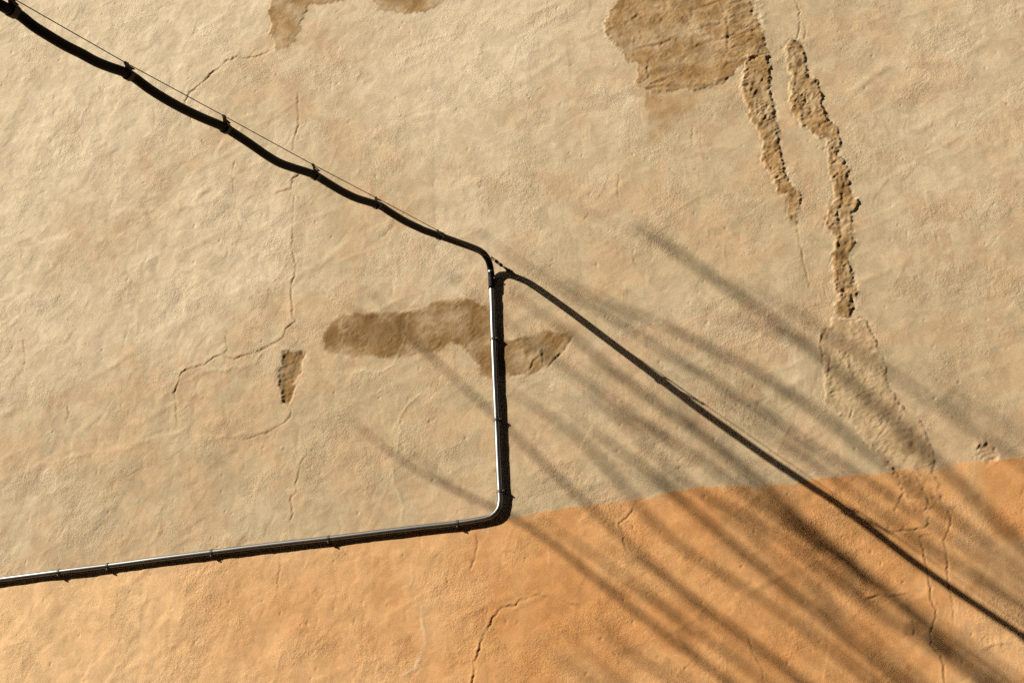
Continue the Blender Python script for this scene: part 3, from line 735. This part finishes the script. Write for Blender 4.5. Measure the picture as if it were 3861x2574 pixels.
def saddle_clip(x, y, side):
    """nail clip: a band round the cable, a foot beside it and its nail head"""
    c, t = frame_at(on_face(x, y, OFF), cable_pts)
    n = np.array([0, -1.0, 0]); s = np.cross(t, n); s /= np.linalg.norm(s)
    if s @ side < 0: s = -s
    prof = []
    R = RW + 0.0018; half = 0.0042
    for k in range(13):
        a = math.pi * k / 12
        prof.append(c + s * R * math.cos(a) + n * R * math.sin(a))
    prof = [c + s * R - n * OFF] + prof + [c - s * R - n * OFF]
    inn = [c + (p - c) * (RW + 0.0003) / R for p in prof]
    V = []; F = []
    for q in (-1, 1):
        V += [p + t * half * q for p in prof] + [p + t * half * q for p in inn]
    m = len(prof)
    for i in range(m - 1):
        F += [(i, i + 1, 2 * m + i + 1, 2 * m + i), (m + i + 1, m + i, 3 * m + i, 3 * m + i + 1),
              (i + 1, i, m + i, m + i + 1), (2 * m + i, 2 * m + i + 1, 3 * m + i + 1, 3 * m + i)]
    foot = box(c + s * (R + 0.0025) - n * (OFF - 0.008), s * 0.003, n * 0.010, t * half)
    nail0 = c + s * (R + 0.0025) - n * 0.003
    nail = tube([nail0, nail0 + n * 0.009, nail0 + n * 0.0092, nail0 + n * 0.0112], [0.0014, 0.0014, 0.0034, 0.0034], 8)
    VV, FF = join((V, F), foot)
    b = obj('wall_clip', VV, FF, M_CLIP, cable, smooth=False)
    nl = obj('nail', *nail, M_STEEL, None); nl.parent = b
    nl.matrix_parent_inverse = b.matrix_world.inverted() if False else Matrix.Identity(4)
    nl.parent = b
    return b, nl
down = np.array([0.3, 0, -1.0]); right = np.array([1.0, 0, -0.2])
clip_px = [(1853, 1049, right), (1860, 1279, right), (1873, 1584, right), (1885, 1853, right),
           (1726, 1971, down), (1240, 2029, down), (799, 2081, down), (407, 2132, down), (223, 2155, down)]
for x, y, sd in clip_px:
    b, nl = saddle_clip(x, y, sd)
    nl.matrix_parent_inverse = Matrix.Translation(Vector(cable.location)).inverted() @ Matrix.Translation(Vector(cable.location))

# ------------------------------------------------------------------ thin second cable tucked along the thick one
thin_off = 0.0052
thin_px = [(1862, 1050), (1866, 1160), (1871, 1279), (1877, 1430), (1885, 1584), (1891, 1730), (1896, 1853), (1896, 1893), (1888, 1925), (1864, 1951), (1832, 1965), (1726, 1983), (1600, 1997), (1450, 2015), (1240, 2041), (1000, 2068), (799, 2093), (600, 2118), (407, 2144), (223, 2167), (0, 2196), (-300, 2236), (-700, 2292)]
thin_pts = spline([in_air(1838, 972, 1.0105), on_wall(1853, 1012, 0.02)] + [on_face(x, y, thin_off) for x, y in thin_px], 0.015)
tc = obj('telephone_cable', *tube(thin_pts, 0.0042, 10), simple_mat('grey_cable', (0.10, 0.09, 0.08), 0.35, (0.16, 0.14, 0.12), 60, spec=0.8))
tag(tc, 'thin grey cable tucked beneath the thick black one, seen inside the lower bend', 'cable')

# ------------------------------------------------------------------ support wire with turnbuckle and wall anchor
wire_root = empty('support_wire', tuple(on_wall(1908, 1014)))
tag(wire_root, 'thin rusty wire above the sagging black cable, tied to the wall at its lower end', 'wire')
def wratio(x): return 1.0 + (1908 - x) * 0.0004
w_px = [(58, 0), (477, 239), (847, 439), (1178, 620), (1417, 745), (1642, 864)]
def wpx(x):
    return float(np.interp(x, [p[0] for p in w_px], [p[1] for p in w_px]))
wire_pts = [in_air(x, y, wratio(x)) for x, y in w_px]
dw = wire_pts[0] - wire_pts[1]; dw /= np.linalg.norm(dw)
wire_pts = [wire_pts[0] + dw * 2.1, wire_pts[0] + dw * 1.0] + wire_pts + [in_air(1840, 968, wratio(1836)), in_air(1857, 974, wratio(1852))]
obj('strand', *tube(wire_pts, 0.0012, 8), M_WIRE, wire_root)
a0 = in_air(1852, 970, wratio(1848)); a1 = on_wall(1908, 1014, 0.004)
ax = a1 - a0; La = np.linalg.norm(ax); ax /= La
e1 = np.cross(ax, [0, 1.0, 0]); e1 /= np.linalg.norm(e1); e2 = np.cross(ax, e1)
# twisted tail, then the buckle
tw = []
for k in range(60):
    t = k / 59
    tw.append(a0 + ax * La * 0.42 * t + (e1 * math.cos(t * 26) + e2 * math.sin(t * 26)) * 0.0032)
obj('twisted_tail', *tube(tw, 0.0016, 6), M_WIRE, wire_root)
tail2 = [a0 + ax * 0.004, a0 + ax * 0.002 + e1 * -0.008, a0 + ax * 0.010 + e1 * -0.012]
obj('wire_end', *tube(spline(tail2, 0.003), 0.0012, 6), M_WIRE, wire_root)
b0 = a0 + ax * La * 0.36; b1 = a0 + ax * La * 0.66
parts = []
for s in (-1, 1):
    parts.append(tube([b0 + e1 * 0.0052 * s, b1 + e1 * 0.0052 * s], 0.0022, 8))
for q in (b0, b1):
    parts.append(tube([q - ax * 0.004, q + ax * 0.004], 0.0066, 10))
obj('turnbuckle', *join(*parts), M_STEEL, wire_root)
obj('hook_rod', *tube([b1 - ax * 0.006, a0 + ax * La * 0.9, a1], 0.0022, 8), M_STEEL, wire_root)
# eye bolt in the wall
ring = []
for k in range(17):
    an = 2 * math.pi * k / 16
    ring.append(a1 + np.array([0, -0.006, 0]) + (np.array([0.7, 0, -0.7]) * math.cos(an) + np.array([0, -1, 0]) * math.sin(an)) * 0.009)
yb = tube([a1 + np.array([0.004, -0.012, -0.004]), a1 + np.array([0.004, 0.03, -0.004])], 0.0045, 8)
pl = box(a1 + np.array([0.008, 0.0, -0.006]), (0.007, 0, -0.003), (0, 0.003, 0), (0.002, 0, 0.005))
obj('wall_anchor', *join(tube(ring, 0.0028, 8), yb, pl), M_STEEL, wire_root)

# hangers: strap from the wire round the cable
def hanger(xw, yw, xc, yc, wdt):
    """strap of width wdt (metres)"""
    top = in_air(xw, yw, wratio(xw))
    c, t = frame_at(in_air(xc, yc, ratio(xc)), cable_pts)
    up = top - c; up -= t * (up @ t); up /= np.linalg.norm(up)
    s = np.cross(t, up); s /= np.linalg.norm(s)
    R = RC + 0.0022
    loop = []
    for k in range(25):
        a = math.radians(-90 + 30 + 300 * k / 24) - math.radians(60)
        a = math.radians(120 + 300 * k / 24)
        loop.append(c + s * R * math.cos(a) + up * R * math.sin(a))
    top_off = top - c
    path = [top + s * 0.0022 + up * 0.002, top + s * 0.0026 - up * 0.004, c + s * R * 0.5 + up * R * 1.15] + \
           [c + s * R * math.cos(math.radians(90 - 300 * k / 24)) + up * R * math.sin(math.radians(90 - 300 * k / 24)) for k in range(3, 25)] + \
           [c - s * R * 0.5 + up * R * 1.15, top - s * 0.0026 - up * 0.004, top - s * 0.0022 + up * 0.002]
    th = 0.0012
    V = []; F = []
    n = len(path)
    for i, p in enumerate(path):
        q = path[min(i + 1, n - 1)] - path[max(i - 1, 0)]
        q /= np.linalg.norm(q); o = np.cross(q, t); o /= np.linalg.norm(o)
        V += [p - t * wdt / 2 - o * th, p + t * wdt / 2 - o * th, p + t * wdt / 2 + o * th, p - t * wdt / 2 + o * th]
    for i in range(n - 1):
        for k in range(4):
            k2 = (k + 1) % 4
            F.append((4 * i + k, 4 * i + k2, 4 * i + 4 + k2, 4 * i + 4 + k))
    F += [(0, 1, 2, 3), (4 * n - 1, 4 * n - 2, 4 * n - 3, 4 * n - 4)]
    mid = (top + c) / 2; ln = np.linalg.norm(top - c)
    axs = (top - c) / ln
    plate = box(mid, t * wdt * 0.7, np.cross(t, axs) * 0.0016, axs * (ln / 2 + 0.001))
    V, F = join((V, F), plate)
    obj('hanger_strap', V, F, M_STRAP, cable, smooth=False)
for a in ((44, -8, 48, 42, 0.017), (478, 240, 484, 281, 0.014), (846, 439, 852, 484, 0.013), (1182, 622, 1186, 660, 0.011), (1418, 746, 1422, 772, 0.009), (1650, 869, 1658, 889, 0.008)):
    hanger(*a)

# ------------------------------------------------------------------ bare tree beside the street: out of the frame, its branches shade the wall
# paths of the branch shadows on the wall; the branch itself hangs up-sun of them
twigs = [
    ([(1790, 862), (1834, 917), (1890, 955), (2000, 1000), (2082, 1060), (2176, 1135), (2285, 1215), (2480, 1320), (2800, 1500)], 7, 2.3),
    ([(1894, 895), (1960, 945), (2033, 1010), (2150, 1080), (2300, 1180)], 4, 2.9),
    ([(2400, 830), (2428, 868), (2494, 906), (2549, 950), (2631, 1000), (2686, 1054), (2730, 1087), (2795, 1126), (2861, 1157), (2932, 1210), (2998, 1263), (3080, 1312), (3135, 1367), (3190, 1438), (3256, 1488), (3327, 1543), (3410, 1608), (3470, 1680), (3569, 1785), (3629, 1835), (3684, 1873), (3728, 1933), (3783, 1988), (3861, 2071)], 13, 2.9),
    ([(2861, 1080), (2990, 1170), (3100, 1240), (3163, 1285), (3218, 1323), (3272, 1351), (3327, 1384), (3410, 1438), (3464, 1482), (3519, 1521), (3602, 1570), (3700, 1640), (3861, 1750)], 9, 3.2),
    ([(2120, 1060), (2190, 1095), (2307, 1140), (2384, 1175), (2466, 1208), (2549, 1246), (2620, 1285), (2686, 1323), (2768, 1360), (2861, 1389), (2916, 1422), (2998, 1477), (3053, 1526), (3108, 1580), (3168, 1625), (3300, 1730), (3400, 1800), (3519, 1890), (3563, 1933), (3629, 1977), (3740, 2060), (3861, 2160)], 11, 2.8),
    ([(1927, 1110), (2000, 1153), (2055, 1181), (2110, 1214), (2170, 1263), (2230, 1323), (2285, 1378), (2340, 1422), (2395, 1460), (2455, 1504), (2521, 1554), (2576, 1592), (2647, 1636), (2702, 1674), (2757, 1725), (2800, 1765), (2845, 1802), (2905, 1860), (2982, 1933), (3042, 1985), (3108, 2025), (3168, 2071), (3218, 2131), (3272, 2175), (3333, 2212), (3420, 2290), (3470, 2350), (3540, 2440), (3600, 2500), (3700, 2574)], 13, 2.5),
    ([(1990, 1300), (2088, 1362), (2143, 1395), (2203, 1449), (2258, 1493), (2307, 1540), (2384, 1610), (2450, 1690)], 7, 2.6),
    ([(2160, 1480), (2219, 1515), (2329, 1543), (2428, 1587), (2549, 1652), (2640, 1730), (2750, 1810)], 7, 2.9),
    ([(2250, 1640), (2357, 1712), (2428, 1745), (2483, 1780), (2543, 1829), (2581, 1900), (2647, 1958), (2713, 2010), (2779, 2060), (2839, 2109), (2900, 2160), (2982, 2224), (3042, 2279), (3108, 2323), (3168, 2367), (3218, 2422), (3278, 2471), (3355, 2520), (3410, 2574)], 13, 2.4),
    ([(1890, 1450), (1927, 1477), (2000, 1530), (2055, 1559), (2110, 1587), (2165, 1620), (2219, 1652), (2263, 1690), (2330, 1800), (2400, 1915), (2455, 1972), (2505, 2027), (2549, 2065), (2603, 2105), (2686, 2142), (2768, 2186), (2823, 2224), (2905, 2273), (3000, 2334), (3100, 2410), (3250, 2540)], 10, 2.6),
    ([(1690, 1030), (1768, 1104), (1850, 1180), (1950, 1270), (2088, 1362), (2250, 1470), (2450, 1600)], 6.5, 2.4),
    ([(1390, 1090), (1440, 1135), (1500, 1190), (1540, 1250), (1576, 1305), (1620, 1345), (1669, 1384), (1713, 1427), (1768, 1477), (1812, 1510), (1856, 1552), (1927, 1625), (2000, 1695), (2044, 1745), (2099, 1796), (2148, 1840), (2197, 1884), (2230, 1917), (2274, 1961), (2329, 2010), (2373, 2049), (2428, 2098), (2483, 2147), (2532, 2197), (2581, 2241), (2647, 2279), (2713, 2323), (2780, 2370), (2860, 2440), (2960, 2510), (3040, 2574)], 9, 2.2),
    ([(1340, 1595), (1362, 1614), (1406, 1652), (1455, 1696), (1494, 1730), (1549, 1763), (1603, 1796), (1686, 1840), (1746, 1873), (1830, 1900), (1920, 1925), (2010, 1965), (2055, 2012), (2110, 2065), (2165, 2114), (2219, 2164), (2274, 2208), (2329, 2252), (2384, 2290), (2439, 2334), (2494, 2383), (2549, 2422), (2603, 2465), (2658, 2504), (2757, 2574)], 10, 2.1),
    ([(2020, 1950), (2071, 1983), (2126, 2021), (2187, 2060), (2247, 2082), (2329, 2140), (2411, 2220), (2466, 2263), (2521, 2295), (2576, 2345), (2631, 2383), (2686, 2422), (2768, 2476), (2823, 2509), (2900, 2574)], 9, 2.5),
    ([(2143, 2400), (2192, 2454), (2247, 2493), (2340, 2574)], 7, 2.2),
    ([(2030, 2430), (2126, 2493), (2220, 2570)], 6, 2.4),
    ([(2240, 2340), (2274, 2378), (2329, 2411), (2384, 2454), (2480, 2540)], 6, 2.3),
    ([(2480, 1780), (2614, 1846), (2702, 1875), (2768, 1917), (2823, 1950), (2878, 1983), (2943, 2021), (3026, 2087), (3080, 2120), (3135, 2169), (3190, 2219), (3260, 2290), (3350, 2350), (3440, 2400), (3574, 2471), (3640, 2509), (3695, 2553)], 11, 2.6),
    ([(3400, 2040), (3480, 2070), (3574, 2109), (3656, 2136), (3739, 2180), (3861, 2263)], 9, 3.0),
    ([(3350, 1350), (3450, 1420), (3550, 1480), (3700, 1560), (3861, 1650)], 6, 3.4),
]
def smooth(p):
    q = [np.array(a, float) for a in p]
    for _ in range(8):
        q = [q[0]] + [(q[i - 1] + 2 * q[i] + q[i + 1]) / 4 for i in range(1, len(q) - 1)] + [q[-1]]
    return [tuple(a) for a in q]
twigs = [(smooth(p), r, d) for p, r, d in twigs]
tw_r = random.Random(21)
for k in range(13):                       # finer twigs between the traced ones
    x0 = tw_r.uniform(2050, 2800); y0 = -560 + 120 * k + tw_r.uniform(-40, 40) + 0.74 * x0
    if y0 > 2500: x0, y0 = x0 - 500, y0 - 380
    ln = tw_r.uniform(500, 900); sl_ = tw_r.uniform(0.62, 0.86); bow = tw_r.uniform(-30, 30)
    twigs.append(([(x0 + ln * t, y0 + ln * t * sl_ + bow * math.sin(math.pi * t)) for t in (0, 0.2, 0.4, 0.6, 0.8, 1.0)], tw_r.uniform(2.6, 4.4), tw_r.uniform(2.1, 3.1)))
Ln = np.array([1.5, 1.0, -1.07])
def up_sun(x, y, d):
    s = on_wall(x, y)
    return s - Ln * d
limb_a, limb_b = (5500, 2500), (3900, 4300)       # where the shadow of the carrying limb runs, beyond the frame
limb_pts = [up_sun(limb_a[0] + (limb_b[0] - limb_a[0]) * t, limb_a[1] + (limb_b[1] - limb_a[1]) * t, 4.4 + 0.3 * t) + np.array([0, 0, 0.10 * math.sin(t * 5)]) for t in np.linspace(0, 1, 60)]
fork = limb_pts[-1] + np.array([0.5, -1.0, -0.7])
base = np.array([fork[0] + 0.8, -7.0, 0.0])
tree = empty('bare_tree', tuple(base))
tag(tree, 'leafless street tree whose thin branches throw soft shadows over the wall', 'tree')
trunk_pts = spline([base + np.array([0, 0, -0.05]), base + np.array([0.06, 0.15, 1.0]), base + np.array([-0.15, 0.5, 2.0]), fork + np.array([0.2, -0.5, -0.6]), fork], 0.15)
nT = len(trunk_pts)
obj('trunk', *tube(trunk_pts, [0.17 - 0.10 * i / (nT - 1) for i in range(nT)], 14), M_BARK, tree)
lp = spline([fork, fork * 0.5 + limb_pts[-1] * 0.5 + np.array([0, 0, 0.1])] + limb_pts[::-6], 0.1); nL = len(lp)
obj('limb', *tube(lp, [0.065 - 0.045 * i / (nL - 1) for i in range(nL)], 12), M_BARK, tree)
top_pts = spline([fork, fork + np.array([0.5, -0.4, 1.2]), fork + np.array([0.6, -0.7, 2.4])], 0.1); nL = len(top_pts)
obj('limb', *tube(top_pts, [0.05 - 0.035 * i / (nL - 1) for i in range(nL)], 10), M_BARK, tree)
rr = random.Random(5)
for i, (path, r, d) in enumerate(twigs):
    n = len(path); d *= 1.42; r *= 0.86
    path = list(path)
    dx, dy = path[-1][0] - path[max(-4, -n)][0], path[-1][1] - path[max(-4, -n)][1]
    ll = math.hypot(dx, dy); dx, dy = 0.5 * dx / ll + 0.4, 0.5 * dy / ll + 0.3
    ll = math.hypot(dx, dy); dx /= ll; dy /= ll
    while path[-1][0] * 0.747 + path[-1][1] * 0.664 < 5000:      # runs on, beyond the frame, to the limb
        path.append((path[-1][0] + dx * 160, path[-1][1] + dy * 160))
    n = len(path)
    t_l = min(max(((path[-1][0] - limb_a[0]) * (limb_b[0] - limb_a[0]) + (path[-1][1] - limb_a[1]) * (limb_b[1] - limb_a[1])) / ((limb_b[0] - limb_a[0]) ** 2 + (limb_b[1] - limb_a[1]) ** 2), 0), 1)
    tgt = limb_pts[int(t_l * 59)]
    pts = [up_sun(x, y, d + 0.05 * math.sin(k * 1.3 + i)) for k, (x, y) in enumerate(path)] + [tgt]
    cur = spline(pts, 0.05); m = len(cur)
    rad = [(r * (0.42 + 0.6 * min(k / (m * 0.2), 1.0) + 0.2 * k / m) + (k / m) ** 3 * 4) / 1000 for k in range(m)]
    b_ = obj('branch', *tube(cur, rad, 7), M_BARK, tree)
    # two side shoots
    for q in range(2):
        k0 = int(m * rr.uniform(0.08, 0.42)); dirv = cur[max(k0 - 6, 0)] - cur[k0 + 2]; dirv /= np.linalg.norm(dirv)
        dirv = dirv + np.array([rr.uniform(-.3, .3), rr.uniform(-.3, .3), rr.uniform(-.3, .3)])
        ln = rr.uniform(0.2, 0.5)
        sp = spline([cur[k0], cur[k0] + dirv * ln * 0.5 + np.array([0, 0, 0.02]), cur[k0] + dirv * ln], 0.05)
        sh = obj('twig', *tube(sp, [max(rad[k0] * 0.6 * (1 - 0.7 * z / len(sp)), 0.0015) for z in range(len(sp))], 5), M_BARK, None)
        sh.parent = b_
